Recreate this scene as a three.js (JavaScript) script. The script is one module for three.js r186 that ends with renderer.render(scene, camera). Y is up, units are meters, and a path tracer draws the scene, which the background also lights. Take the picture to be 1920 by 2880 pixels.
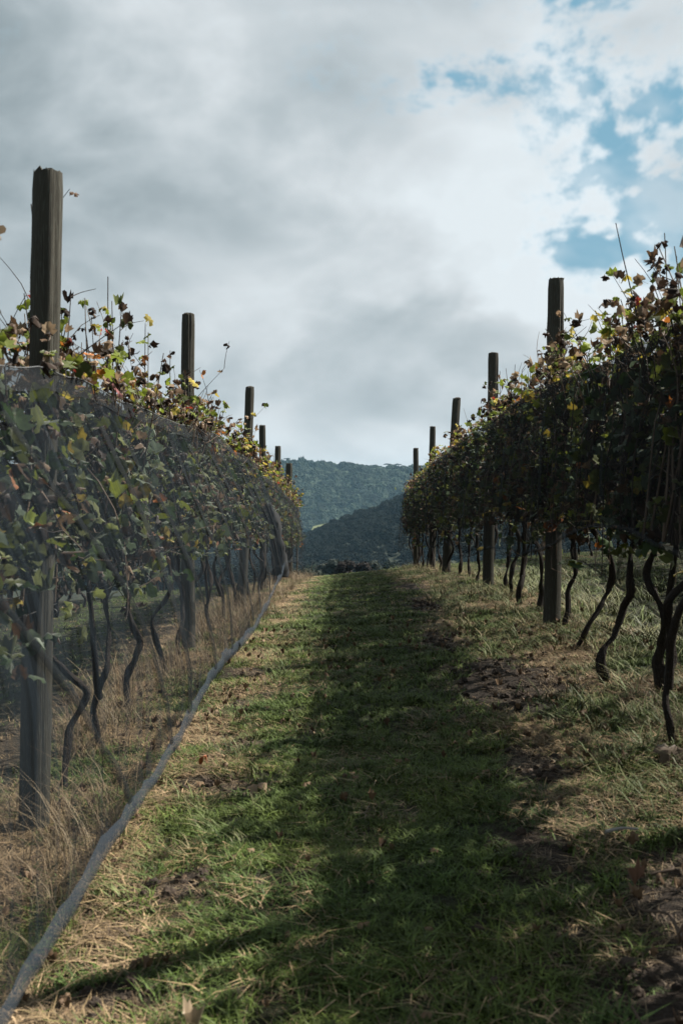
import * as THREE from 'three';
import { ImprovedNoise } from 'three/addons/math/ImprovedNoise.js';
import { mergeGeometries } from 'three/addons/utils/BufferGeometryUtils.js';

// ------------------------------------------------------------------ camera, sky, sun, exposure
const scene = new THREE.Scene();
const EYE = 1.25;
const camera = new THREE.PerspectiveCamera(54.0, 682 / 1024, 0.05, 6000);
camera.position.set(0, EYE, 0);
camera.rotation.set(THREE.MathUtils.degToRad(-1.14), 0, 0);
camera.focus = 11; camera.userData.fStop = 5.0;

const renderer = new THREE.WebGLRenderer({ antialias: true });
renderer.toneMapping = THREE.LinearToneMapping;
renderer.toneMappingExposure = 3.0;
renderer.shadowMap.enabled = true;
renderer.setSize(682, 1024);

const SUN = new THREE.Vector3(0.86, 1.0, -0.30).normalize();
const sun = new THREE.DirectionalLight(new THREE.Color(1.0, 0.94, 0.84), 5.0);
sun.name = 'sun';
sun.position.copy(SUN).multiplyScalar(60); sun.castShadow = true;
sun.shadow.mapSize.set(4096, 4096);
Object.assign(sun.shadow.camera, { left: -32, right: 32, top: 32, bottom: -32, near: 1, far: 140 });
scene.add(sun); scene.add(sun.target); sun.target.position.set(0, 0, -12); sun.position.add(sun.target.position);

const PN = new ImprovedNoise();
const noise = (x, y, z = 0) => PN.noise(x + 131.7, y + 57.3, z + 91.1);
function fbm(x, y, z, o, gain = 0.5) { let s = 0, a = 1, t = 0; for (let i = 0; i < o; i++) { s += a * noise(x, y, z + i * 7.3); t += a; a *= gain; x *= 2.03; y *= 2.03; z *= 2.03; } return s / t; }
const clamp = THREE.MathUtils.clamp, smooth = THREE.MathUtils.smoothstep, lerp = THREE.MathUtils.lerp;
function rng(seed) { let a = (seed * 2654435761) >>> 0; return () => { a = (a + 0x6d2b79f5) >>> 0; let t = Math.imul(a ^ (a >>> 15), 1 | a); t = (t + Math.imul(t ^ (t >>> 7), 61 | t)) ^ t; return ((t ^ (t >>> 14)) >>> 0) / 4294967296; }; }

const SKY_GAIN = 0.337;
{
  const W = 4096, H = 2048, data = new Float32Array(W * H * 4);
  // cloud brightness and thickness, as slow variations of direction: [right, up] in tangents of the view ahead
  const tone = [[-0.34, 0.28, 0.11, 0.16, -0.15], [-0.33, 0.47, 0.09, 0.07, -0.07], [-0.19, 0.45, 0.12, 0.06, 0.10], [-0.02, 0.36, 0.13, 0.045, -0.07], [0.14, 0.33, 0.12, 0.08, 0.12], [0.24, 0.44, 0.09, 0.05, 0.08],
    [-0.13, 0.19, 0.09, 0.03, 0.10], [0.06, 0.165, 0.08, 0.025, -0.10], [-0.07, 0.25, 0.13, 0.03, -0.07], [0, 0.105, 0.13, 0.022, -0.10], [0.0, 0.045, 0.15, 0.015, 0.05], [0.235, 0.20, 0.07, 0.022, 0.24], [0.17, 0.30, 0.16, 0.12, 0.09], [0.22, 0.27, 0.09, 0.05, 0.09], [-0.20, 0.13, 0.08, 0.03, 0.05]];
  const gaps = [[0.102, 0.407, 0.026, 0.014, 0.42], [0.237, 0.40, 0.042, 0.028, 0.36], [0.268, 0.365, 0.036, 0.024, 0.42], [0.345, 0.385, 0.018, 0.028, 0.5], [0.272, 0.33, 0.022, 0.022, 0.5], [0.241, 0.49, 0.028, 0.01, 0.6],
    [0.31, 0.247, 0.065, 0.023, 1.1], [0.345, 0.275, 0.022, 0.02, 0.45], [0.255, 0.235, 0.02, 0.01, 0.45]];
  for (let r = 0; r < H; r++) {
    const up = ((r + 0.5) / H - 0.5) * Math.PI, cy = Math.cos(up), y = Math.sin(up);
    for (let c = 0; c < W; c++) {
      const ro = ((c + 0.5) / W - 0.5) * 2 * Math.PI, x = Math.cos(ro) * cy, z = Math.sin(ro) * cy, o = (r * W + c) * 4;
      data[o + 3] = 1;
      if (y < -0.02) { data[o] = 0.05; data[o + 1] = 0.055; data[o + 2] = 0.045; continue; }
      const front = z < -0.3, tu = front ? x / -z : 9, tv = front ? y / -z : 9, fine = front && Math.abs(tu) < 0.8 && tv < 1;
      const wx = noise(x * 5, y * 9, z * 5) * 0.06, wy = noise(x * 5 + 40, y * 9, z * 5) * 0.05;
      const px = x + wx, py = y * 1.9 + wy + x * 0.35, pz = z;
      const ux = x + wx * 0.5, uy = y * 1.25 + wy * 0.5, low = fbm(px * 3.1, py * 3.1, pz * 3.1, 3), mid = fbm(ux * 11, uy * 12, z * 11, fine ? 4 : 2, 0.55), hi = fine ? fbm(ux * 38, uy * 46, z * 38, 6, 0.72) : 0, puff = 0.5 - Math.abs(noise(ux * 8, uy * 11, z * 8 + 3)) - 0.5 * Math.abs(noise(ux * 19, uy * 24, z * 19));
      let L = 0.625 + 0.24 * low + 0.15 * mid + 0.06 * hi + 0.15 * (puff - 0.15), cov = 0.80 + 0.55 * low + 0.25 * mid - 0.16 * smooth(x, 0.5, 1.0);
      if (front) {
        const gu = tu + mid * 0.035 + hi * 0.008, gv = tv + mid * 0.025 + hi * 0.006;
        for (const [a, b, sa, sb, k] of tone) { const d = ((gu - a) / sa) ** 2 + ((gv - b) / sb) ** 2; if (d < 12) L += k * Math.exp(-d * 0.5); }
        const torn = fine ? clamp(0.85 + 1.0 * noise(ux * 24, uy * 30, z * 24) + 0.8 * noise(ux * 60, uy * 70, z * 60), 0.35, 1.3) : 1;
        for (const [a, b, sa, sb, k] of gaps) { const d = ((gu - a) / (sa * 1.2)) ** 2 + ((gv - b) / (sb * 1.2)) ** 2; if (d < 12) cov -= k * torn * Math.exp(-d * 0.5); }
        cov += 0.03 + 0.15 * smooth(0.24 - tu, 0, 0.2);
      }
      cov += 0.75 * hi * smooth(1.1 - cov, 0, 0.5) + 0.12 * (puff - 0.15) - 0.25 * smooth(y, 0.5, 0.9);
      const a = Math.max(smooth(cov, 0.10, 0.78), 0.5 * smooth(fbm(x * 13, y * 19 + x * 4, z * 13, 4), -0.15, 0.5));
      L = clamp(L, 0.24, 0.84) + 0.09 * (1 - smooth(cov, 0.5, 0.85));
      const t = smooth(y, 0, 0.5), z0 = smooth(y, 0.45, 1), b = [0.30 - 0.10 * t - 0.09 * z0, 0.50 - 0.08 * t - 0.14 * z0, 0.62 - 0.05 * t - 0.13 * z0];
      const w = clamp((L - 0.3) / 0.4, 0, 1), cl = [L * lerp(0.76, 0.915, w), L * lerp(0.945, 0.995, w), L * lerp(1.03, 1.04, w)];
      for (let k = 0; k < 3; k++) data[o + k] = SKY_GAIN * lerp(b[k], cl[k], a);
    }
  }
  const t = new THREE.DataTexture(data, W, H, THREE.RGBAFormat, THREE.FloatType);
  t.mapping = THREE.EquirectangularReflectionMapping; t.magFilter = THREE.LinearFilter; t.minFilter = THREE.LinearFilter; t.needsUpdate = true;
  scene.background = t; scene.environment = t;
}
scene.fog = new THREE.FogExp2(new THREE.Color(0.43, 0.75, 1.0), 0.000085);

// ------------------------------------------------------------------ helpers
const used = new Map();
function numbered(n) { const k = used.get(n) ?? 0; used.set(n, k + 1); return k ? n + '_' + String(k).padStart(3, '0') : n; }
function shade(o) { o.traverse((m) => { if (m.isMesh) { m.castShadow = true; m.receiveShadow = true; } }); return o; }
function tag(o, label, category, group, kind) { o.userData = { label, category }; if (group) o.userData.group = group; if (kind) o.userData.kind = kind; return o; }
function top(o, name) { o.name = numbered(name); scene.add(o); return shade(o); }
function base(name, x, y, z) { const g = new THREE.Group(); g.name = numbered(name); g.position.set(x, y, z); scene.add(g); return g; }
function part(name, geo, mat, parent) { const m = new THREE.Mesh(geo, mat); m.name = name; parent.add(m); m.castShadow = m.receiveShadow = true; return m; }
const DIM = 0.50;                                              // even scale on most base colours, set together with the exposure
const lin = (r, g, b) => new THREE.Color().setRGB(r * DIM, g * DIM, b * DIM), flat = (r, g, b) => new THREE.Color().setRGB(r, g, b);
function stdMat(name, color, o = {}) { const m = new THREE.MeshPhysicalMaterial({ color, roughness: 0.9, side: THREE.DoubleSide, specularIntensity: 0.4, ...o }); m.name = name; return m; }
function leafMat(name, color, t = 0.45) { const m = new THREE.MeshPhysicalMaterial({ color, roughness: 0.93, transmission: t, thickness: 0, side: THREE.DoubleSide, specularIntensity: 0.35 }); m.name = name; return m; }
function geo(pos, idx, uv, col) {
  const g = new THREE.BufferGeometry(); g.setAttribute('position', new THREE.Float32BufferAttribute(pos, 3));
  if (uv) g.setAttribute('uv', new THREE.Float32BufferAttribute(uv, 2));
  if (col) g.setAttribute('color', new THREE.Float32BufferAttribute(col, 3));
  g.setIndex(idx); g.computeVertexNormals(); return g;
}
// a tapered, knobbly tube along points
function limb(pts, r0, r1, rad = 7, seg = 12, knob = 0, seed = 0) {
  const curve = new THREE.CatmullRomCurve3(pts), fr = curve.computeFrenetFrames(seg, false), pos = [], idx = [], uv = [], len = curve.getLength();
  for (let i = 0; i <= seg; i++) {
    const t = i / seg, p = curve.getPointAt(t), r = lerp(r0, r1, t);
    for (let j = 0; j <= rad; j++) {
      const a = (j % rad) / rad * Math.PI * 2, k = r * (1 + knob * (noise(Math.cos(a) * 1.3 + seed, Math.sin(a) * 1.3, t * len * 9) + 0.8 * Math.max(0, noise(seed * 3.1, t * len * 5.5, 4)) ));
      const nx = fr.normals[i], bx = fr.binormals[i];
      pos.push(p.x + (Math.cos(a) * nx.x + Math.sin(a) * bx.x) * k, p.y + (Math.cos(a) * nx.y + Math.sin(a) * bx.y) * k, p.z + (Math.cos(a) * nx.z + Math.sin(a) * bx.z) * k);
      uv.push(j / rad, t * len * 4);
      if (i && j) { const q = i * (rad + 1) + j; idx.push(q - rad - 2, q - rad - 1, q, q - rad - 2, q, q - 1); }
    }
  }
  const c0 = pos.length / 3, e = pts[pts.length - 1]; pos.push(e.x, e.y, e.z); uv.push(0.5, len * 4);
  for (let j = 0; j < rad; j++) idx.push(seg * (rad + 1) + j, seg * (rad + 1) + j + 1, c0);
  return geo(pos, idx, uv);
}
function dataTex(w, h, f, srgb = false) {
  const d = new Uint8Array(w * h * 4);
  for (let y = 0; y < h; y++) for (let x = 0; x < w; x++) { const c = f(x / w, y / h), o = (y * w + x) * 4; for (let k = 0; k < 3; k++) d[o + k] = clamp(Math.round((Array.isArray(c) ? c[k] : c) * 255), 0, 255); d[o + 3] = 255; }
  const t = new THREE.DataTexture(d, w, h, THREE.RGBAFormat); t.wrapS = t.wrapT = THREE.RepeatWrapping; t.magFilter = THREE.LinearFilter; t.minFilter = THREE.LinearFilter; t.needsUpdate = true;
  if (srgb) t.colorSpace = THREE.SRGBColorSpace;
  return t;
}
// noise that repeats over [0,1]
const loopN = (u, v, fu, fv, s) => { const a = u * Math.PI * 2, b = v * Math.PI * 2; return noise(Math.cos(a) * fu + s, Math.sin(a) * fu + Math.cos(b) * fv, Math.sin(b) * fv + s * 1.7); };

// ------------------------------------------------------------------ terrain
const PZ = [-12, 0, 2, 4, 8, 12, 16, 20, 24, 27, 30, 34, 40, 60], PY = [-1.6, -1.36, -1.305, -1.24, -1.20, -1.31, -1.49, -1.72, -1.99, -2.28, -2.68, -3.3, -4.1, -6.2];
function along(d) {
  if (d <= PZ[0]) return PY[0]; let i = 1; while (i < PZ.length - 1 && PZ[i] < d) i++;
  const m = (k) => (k <= 0 ? 0 : k >= PZ.length - 1 ? -0.11 : (PY[k + 1] - PY[k - 1]) / (PZ[k + 1] - PZ[k - 1])), h = PZ[i] - PZ[i - 1], t = clamp((d - PZ[i - 1]) / h, 0, 1), t2 = t * t, t3 = t2 * t;
  return (2 * t3 - 3 * t2 + 1) * PY[i - 1] + (t3 - 2 * t2 + t) * h * m(i - 1) + (-2 * t3 + 3 * t2) * PY[i] + (t3 - t2) * h * m(i);
}
function farY(x, d) {                                         // valley, near ridge, far hill, relative to the eye
  let y = d < 180 ? lerp(-6.2, -19, (d - 60) / 120) : lerp(-19, -34, smooth(d, 180, 330));
  const ridge = smooth(d, 330, 560) * (1 - smooth(d, 600, 900)), rx = x * 560 / Math.max(d, 300);
  y = lerp(y, clamp(-17 + rx * 0.42, -34, 8) - 4 + 4 * noise(x * 0.02, d * 0.02), ridge);
  const a = x / Math.max(d, 1), rise = smooth(d, 1130, 1400);
  y -= 16 * smooth(d, 700, 1000) * (1 - rise);
  return lerp(y, 20 + 5 * Math.cos(a * 22) - 60 * a * a + 5 * noise(a * 14, 2.2), rise) + (d > 300 ? 3 * noise(x * 0.012, d * 0.012, 5) : 0) - 60 * smooth(d, 1500, 2600) * 0.2;
}
const bump = (x, d) => 0.030 * noise(x * 1.3, d * 1.3, 3) + 0.022 * noise(x * 3.7, d * 3.7, 8) + 0.010 * noise(x * 11, d * 11, 1);
function ground(x, d) {                                       // height of the ground in the world, d = metres ahead
  const near = along(d) + 0.095 * clamp(x, -9, 9) - (Math.abs(x) > 9 ? (Math.abs(x) - 9) * 0.03 : 0);
  const y = d < 45 ? near + bump(x, d) + 0.03 * (smooth(-x, 0.9, 1.2) * (1 - smooth(-x, 1.4, 1.8)) + smooth(x, 1.3, 1.6) * (1 - smooth(x, 1.9, 2.3))) : lerp(near, farY(x, d), smooth(d, 45, 75));
  return EYE + y;
}
// what grows where: dryness 0..1 and bareness 0..1
const DIRT = [[0.8, 4.2, 0.16, 0.45], [0.72, 7.6, 0.18, 0.7], [0.85, 10.2, 0.2, 1.0], [0.66, 3.3, 0.14, 0.25], [0.95, 13.5, 0.2, 1.2], [-0.62, 2.6, 0.15, 0.12], [-0.5, 5.0, 0.13, 0.16], [0.93, 5.9, 0.42, 0.75], [1.05, 2.55, 0.5, 0.7], [0.85, 2.0, 0.4, 0.35], [1.25, 3.1, 0.4, 0.3], [-0.62, 5.9, 0.14, 0.2], [-0.5, 4.3, 0.16, 0.2], [-0.68, 7.0, 0.16, 0.2], [-0.55, 3.3, 0.16, 0.14], [-0.45, 9.0, 0.15, 0.22]];
function bare(x, d) {
  let b = 0; for (const [a, c, sx, sz] of DIRT) b = Math.max(b, Math.exp(-(((x - a) / sx) ** 2 + ((d - c) / sz) ** 2) * 1.2));
  return clamp(b * 1.25 + 0.35 * noise(x * 4.1, d * 4.1, 9) - 0.05, 0, 1) * (b > 0.06 ? 1 : 0.35);
}
function dry(x, d) {
  const l = 1.2 * smooth(-x, 0.30, 0.72) * (1 - smooth(-x, 1.9, 2.4)), r = 0.8 * smooth(x, 0.62, 0.95) * (1 - smooth(x, 1.8, 2.2)), n = fbm(x * 1.5, d * 1.1, 6, 3);
  return clamp(0.05 + 0.56 * Math.max(l, r) + n * 1.8 * (0.22 + Math.max(l, r)), 0, 1);
}
const speck = dataTex(512, 512, (u, v) => 0.72 + 0.30 * loopN(u, v, 5, 5, 1) + 0.34 * loopN(u, v, 14, 14, 4) + 0.36 * loopN(u, v, 38, 38, 9));
const speckB = dataTex(512, 512, (u, v) => 0.5 + 0.3 * loopN(u, v, 9, 9, 11) + 0.4 * loopN(u, v, 30, 30, 14));
{
  const xs = [], zs = []; for (let x = -14; x <= 14;) { xs.push(x); x += Math.abs(x) < 3 ? 0.055 : 0.25; } for (let d = -6; d <= 46;) { zs.push(d); d += d < 1 ? 0.4 : d < 8 ? 0.05 : d < 30 ? 0.1 : 0.4; }
  const pos = [], uv = [], col = [], idx = [], n = xs.length;
  zs.forEach((d, i) => xs.forEach((x, j) => {
    pos.push(x, ground(x, d), -d); uv.push(x / 0.9, d / 0.9);
    const q = dry(x, d), b = bare(x, d), g = [0.016, 0.022, 0.008], t = [0.058, 0.043, 0.027], s = [0.025, 0.018, 0.013];
    for (let k = 0; k < 3; k++) col.push(lerp(lerp(g[k], t[k], q), s[k], clamp(b * 1.2 + 0.25, 0, 1)));
    if (i && j) { const a = i * n + j; idx.push(a - n - 1, a - n, a, a - n - 1, a, a - 1); }
  }));
  const m = stdMat('soil', flat(1, 1, 1), { vertexColors: true, map: speck, bumpMap: speckB, bumpScale: 0.012, roughness: 0.97 });
  tag(top(new THREE.Mesh(geo(pos, idx, uv, col), m), 'ground'), 'grassy earth of the vineyard slope', 'ground', null, 'structure');
  // the land around and beyond, laid in rings
  const P = [], C = [], I = [], R = [], A = 220; for (let r = 8; r < 3200; r *= 1.055) R.push(r);
  R.forEach((r, i) => { for (let j = 0; j <= A; j++) {
    const a = -Math.PI + j / A * 2 * Math.PI, x = Math.sin(a) * r, d = Math.cos(a) * r, inside = Math.abs(x) < 13.5 && d > -5.5 && d < 45.5;
    P.push(x, (d > 45 || Math.abs(x) > 13.5 ? ground(x, Math.max(d, 0)) : ground(x, d)) - (inside ? 0.5 : 0.06), -d); C.push(0.014, 0.018, 0.010);
    if (i && j) { const q = i * (A + 1) + j; I.push(q - A - 2, q - A - 1, q, q - A - 2, q, q - 1); }
  } });
  tag(top(new THREE.Mesh(geo(P, I, null, C), stdMat('far_land', flat(1, 1, 1), { vertexColors: true })), 'hills'), 'wooded valley and hills beyond the vineyard', 'hills', null, 'structure');
}

// ------------------------------------------------------------------ forest on the hills
function crownBlob(seed, detail, sx, sy) {
  const g = new THREE.IcosahedronGeometry(1, detail), p = g.attributes.position, v = new THREE.Vector3();
  for (let i = 0; i < p.count; i++) {
    v.fromBufferAttribute(p, i).normalize();
    const k = 1 + 0.42 * noise(v.x * 1.7 + seed, v.y * 1.7, v.z * 1.7) + 0.40 * Math.abs(noise(v.x * 4 + seed, v.y * 4, v.z * 4)) + 0.28 * noise(v.x * 9, v.y * 9 + seed, v.z * 9);
    p.setXYZ(i, v.x * k * sx, v.y * k * sy, v.z * k * sx);
  }
  g.deleteAttribute('uv'); g.computeVertexNormals(); return g;
}
// a crown of leaf clumps spread through lobes
function crownLeaves(seed, n, size, lobes = 9) {
  const r = rng(seed), pos = [], idx = [], L = [];
  for (let i = 0; i < lobes; i++) { const a = r() * 6.283, h = r(), q = Math.sqrt(r()) * (0.75 - 0.45 * h); L.push([Math.cos(a) * q, h * 1.0 - 0.35, Math.sin(a) * q, 0.28 + 0.22 * r()]); }
  const u = new THREE.Vector3(), w = new THREE.Vector3(), nrm = new THREE.Vector3();
  for (let i = 0; i < n; i++) {
    const l = L[Math.floor(r() * lobes)]; nrm.set(r() * 2 - 1, r() * 2 - 0.8, r() * 2 - 1).normalize();
    const k = l[3] * Math.pow(r(), 0.3), c = [l[0] + nrm.x * k, l[1] + nrm.y * k * 0.8, l[2] + nrm.z * k], s = size * (0.6 + 0.8 * r());
    nrm.x += (r() - 0.5) * 1.4; nrm.y += (r() - 0.3) * 1.2; nrm.z += (r() - 0.5) * 1.4; nrm.normalize();
    u.set(r() - 0.5, r() - 0.5, r() - 0.5).cross(nrm).normalize(); w.crossVectors(nrm, u);
    const b = pos.length / 3, e = (p, q) => pos.push(c[0] + u.x * p * s + w.x * q * s, c[1] + u.y * p * s + w.y * q * s, c[2] + u.z * p * s + w.z * q * s);
    e(-0.9, -0.2); e(0, -0.7); e(0.9, 0.1); e(0.1, 0.8); idx.push(b, b + 1, b + 2, b, b + 2, b + 3);
  }
  return geo(pos, idx);
}
const treeMat = stdMat('tree_leaves', flat(1, 1, 1), { roughness: 0.95, specularIntensity: 0.15 }), barkFar = stdMat('tree_bark', lin(0.05, 0.04, 0.035));
function wood(name, label, geos, list) {
  geos.forEach((g, k) => {
    const mine = list.filter((_, i) => i % geos.length === k), im = new THREE.InstancedMesh(g, treeMat, mine.length), m = new THREE.Matrix4(), q = new THREE.Quaternion(), e = new THREE.Euler();
    mine.forEach((t, i) => { e.set((t.r - 0.5) * 0.3, t.r * 40, 0); m.compose(new THREE.Vector3(t.x, t.y, -t.d), q.setFromEuler(e), new THREE.Vector3(t.s, t.s * t.h, t.s)); im.setMatrixAt(i, m); im.setColorAt(i, t.c); });
    tag(top(im, name), label, 'forest', 'trees of the ' + label, 'stuff');
  });
}
{
  const r = rng(71), list = [], ridge = [], low = [];
  for (let k = 0; k < 26000; k++) {
    const d = 1120 + 330 * r(), x = (r() - 0.5) * 620 * (k < 16000 ? 0.55 : 1), s = 3.2 + 3.8 * r() * r() + (r() < 0.10 ? 3 : 0);
    if (k % 2) continue;
    const n = 0.62 + 0.4 * fbm(x * 0.02, d * 0.02, 3, 2) + (r() - 0.5) * 1.7 * (r() + 0.3), up = smooth(d, 1340, 1400) * smooth(-x, -20, 50);
    list.push({ x, d, y: ground(x, d) + 4 + 5 * r(), s, h: 0.65 + 0.35 * r() + 0.5 * up, r: r(), c: lin(0.058 * Math.max(n, 0.2), 0.078 * Math.max(n, 0.2), 0.052 * Math.max(n, 0.2)).lerp(lin(0.025, 0.04, 0.028), 0.85 * up) });  // crowns at upper left tinted darker to stand for a cloud shadow
  }
  wood('far_forest', 'hazy forest covering the far hill', [crownBlob(1, 6, 0.95, 1), crownBlob(5, 6, 1, 0.8), crownBlob(9, 6, 0.9, 1.15), crownLeaves(8, 260, 0.2)], list);
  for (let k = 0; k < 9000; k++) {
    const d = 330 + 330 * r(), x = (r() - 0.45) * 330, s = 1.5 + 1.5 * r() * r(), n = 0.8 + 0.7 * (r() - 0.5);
    ridge.push({ x, d, y: ground(x, d) + 1.6 + 1.4 * r(), s, h: 0.75 + 0.5 * r(), r: r(), c: lin(0.009 * n, 0.012 * n, 0.008 * n) });  // cloud shadow over the ridge is put into these darker crown colours
  }
  wood('ridge_forest', 'forest on the nearer ridge, cloud shadow painted into its colour', [crownBlob(21, 7, 1, 0.85), crownLeaves(31, 420, 0.16), crownLeaves(37, 420, 0.16)], ridge);
  for (let k = 0; k < 1500; k++) {
    const d = 215 + 120 * r(), x = (r() - 0.5) * 190, s = 1.8 + 1.8 * r() * r(), n = 0.8 + 0.8 * (r() - 0.5);
    low.push({ x, d, y: ground(x, d) + 2 + 2.5 * r(), s, h: 0.8 + 0.4 * r(), r: r(), c: lin(0.026 * n, 0.037 * n, 0.024 * n) });
  }
  wood('valley_wood', 'dark bushy wood filling the valley below the crest', [crownLeaves(41, 1400, 0.10, 14), crownLeaves(43, 1400, 0.10, 12)], low);
  // a sunlit clearing left of the ridge
  const P = [], I = [], N = 14; for (let i = 0; i <= N; i++) for (let j = 0; j <= N; j++) { const u = i / N - 0.5, v = j / N - 0.5, x = -17.5 + u * 15 * (1 - 0.3 * v), d = 830 + v * 40; P.push(x, EYE - 30.2 + v * 5.5 + u * 3.0, -d); if (i && j) { const q = i * (N + 1) + j; I.push(q - N - 2, q - N - 1, q, q - N - 2, q, q - 1); } }
  tag(top(new THREE.Mesh(geo(P, I), stdMat('meadow_grass', lin(0.17, 0.19, 0.08))), 'meadow'), 'small pale clearing between the forested slopes', 'meadow', null, 'structure');
}
// umbrella-crowned trees on the skyline
{
  const spots = [[-0.054, 1395, 15, 'umbrella crowned tree on the skyline left of the gap'], [0.046, 1392, 11, 'tallest umbrella crowned tree on the skyline right of the hilltop'], [0.0505, 1398, 10.5, 'middle tree of the flat crowned group on the right skyline'], [0.0565, 1390, 11, 'flat crowned tree nearest the right vine row on the skyline']];
  spots.forEach(([a, d, h, label], k) => {
    const r = rng(300 + k), x = a * d, y = ground(x, d), g = base('umbrella_tree', x, y, -d), H = h + 6; tag(g, label, 'tree', 'umbrella trees on the far skyline');
    part('trunk', limb([new THREE.Vector3(0, -1, 0), new THREE.Vector3(0.3, H * 0.5, 0), new THREE.Vector3(0, H, 0.2)], 0.8, 0.6, 6, 6), barkFar, g);
    const gs = []; for (let i = 0; i < 7; i++) { const c = crownBlob(50 + i + k * 9, 3, 1.5 + r(), 0.55); const q = i / 7 * 6.283 + r(), R = i ? 2.4 + 1.6 * r() : 0; c.translate(Math.cos(q) * R, H + 0.2 + r() * 0.9 - R * 0.06, Math.sin(q) * R); gs.push(c.index ? c.toNonIndexed() : c); }
    part('crown', mergeGeometries(gs), stdMat('umbrella_leaves', lin(0.028, 0.042, 0.028)), g);
    shade(g);
  });
}
// single trees that show just beyond the crest
{
  const T = [[-0.030, 118, 3.9, 0, 'round dark green tree just beyond the crest, left of the reddish one'], [0.004, 92, 3.0, 1, 'dark reddish leaved tree just beyond the crest, middle of the gap'], [0.021, 98, 2.6, 1, 'smaller reddish tree beside the dark reddish one beyond the crest'], [0.047, 125, 3.6, 0, 'dark green tree just beyond the crest beside the right vine row'], [-0.012, 150, 4.4, 2, 'tall grey green tree rising behind the bushes beyond the crest'], [0.033, 150, 3.8, 2, 'grey green tree behind the reddish trees, right half of the gap']];
  const cols = [lin(0.022, 0.034, 0.018), lin(0.024, 0.018, 0.015), lin(0.034, 0.048, 0.036)];
  const mats = cols.map((c, i) => leafMat('tree_leaf_' + ['green', 'red', 'grey'][i], c, 0.25));
  T.forEach(([a, d, h, c, label], k) => {
    const x = a * d, y = ground(x, d), g = base('valley_tree', x, y, -d), H = (0.089 - (d < 110 ? 0.010 : 0)) * -d + EYE - y + (c === 2 ? 2.2 : 0.5), s = Math.max(1.2, h * (c === 1 ? 0.46 : 0.6)); tag(g, label, 'tree', 'trees just beyond the crest');
    part('trunk', limb([new THREE.Vector3(0, -0.3, 0), new THREE.Vector3(0.15, H * 0.4, 0), new THREE.Vector3(0, H * 0.8, 0)], 0.16, 0.06, 7, 8, 0.2), barkFar, g);
    const cg = crownLeaves(500 + k, 4200, 0.075, 16); cg.scale(s, s * 1.05, s); cg.translate(0, H - s * 0.55, 0); part('crown', cg, mats[c], g);
  });
}

// ------------------------------------------------------------------ timber posts
const grain = dataTex(256, 512, (u, v) => { const w = u + 0.02 * loopN(u, v, 1, 2, 3); const g = loopN(w, v, 9, 0.7, 2) * 0.5 + loopN(w, v, 22, 1.1, 7) * 0.5, l = smooth(loopN(u, v, 4, 5, 12), 0.12, 0.4); const k = 0.62 + 0.42 * g; return [k * lerp(0.76, 1.0, l), k * lerp(0.72, 1.0, l), k * lerp(0.64, 0.92, l)]; });
const grainB = dataTex(256, 512, (u, v) => 0.5 + 0.3 * loopN(u, v, 9, 0.7, 2) + 0.35 * loopN(u, v, 24, 1.0, 17));
const postMat = stdMat('weathered_timber', lin(0.150, 0.150, 0.134), { map: grain, bumpMap: grainB, bumpScale: 0.006, roughness: 0.92 });
function postGeo(h, r, lean, seed) {
  const R = rng(seed + 900), S = 40, N = 44, pos = [], uv = [], idx = [], cracks = [0, 1, 2, 3].map(() => [R() * 6.283, 0.3 + R() * 0.7, 0.2 + R() * 0.5, 0.05 + R() * 0.06]);
  cracks[0] = [0.55 + R() * 0.4, 0.86, 0.24, 0.10];
  for (let i = 0; i <= N; i++) for (let j = 0; j <= S; j++) {
    const t = i / N, a = (j % S) / S * 6.28319, x0 = Math.cos(a), z0 = Math.sin(a);
    let k = r * (1 + 0.09 * noise(x0 * 1.1 + seed, z0 * 1.1, t * 3.4) + 0.035 * noise(x0 * 4, z0 * 4 + seed, t * 5)) * (1.04 - 0.06 * t);
    for (const [ca, ct, cl, cw] of cracks) { const da = Math.abs(Math.atan2(Math.sin(a - ca - 0.1 * noise(t * 6, seed)), Math.cos(a - ca - 0.1 * noise(t * 6, seed)))); k -= r * 0.17 * Math.exp(-((da / cw) ** 2)) * Math.exp(-(((t - ct) / cl) ** 2) * 3); }
    if (seed % 3 === 0) k += r * 0.10 * Math.exp(-(((a - 3.3) / 0.6) ** 2)) * Math.exp(-(((t - 0.86) / 0.03) ** 2));
    if (i === N) k *= 0.93;
    const y = -0.35 + (h + 0.35) * t + (i === N ? 0.02 * noise(x0 * 5 + seed, z0 * 5) : 0);
    pos.push(x0 * k + lean[0] * y / h + 0.012 * noise(t * 2.2, seed), y, z0 * k + lean[1] * y / h); uv.push(j / S * 2, t * 2.2);
    if (i && j) { const q = i * (S + 1) + j; idx.push(q - S - 2, q - S - 1, q, q - S - 2, q, q - 1); }
  }
  // rough sawn top in two rings
  const b = pos.length / 3;
  for (const f of [0.93, 0.5, 0.02]) for (let j = 0; j <= S; j++) { const a = (j % S) / S * 6.28319, x0 = Math.cos(a), z0 = Math.sin(a); pos.push(x0 * r * f * 0.95 + lean[0], h + 0.012 + 0.024 * noise(x0 * f * 4 + seed, z0 * f * 4, 2) - 0.012 * f, z0 * r * f * 0.95 + lean[1]); uv.push(j / S * 2, f); }
  for (let j = 1; j <= S; j++) { const o = N * (S + 1) + j; idx.push(o - 1, o, b + j, o - 1, b + j, b + j - 1); for (let k = 0; k < 2; k++) { const q = b + k * (S + 1) + j; idx.push(q - 1, q, q + S + 1, q - 1, q + S + 1, q + S); } }
  return geo(pos, idx, uv);
}
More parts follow.
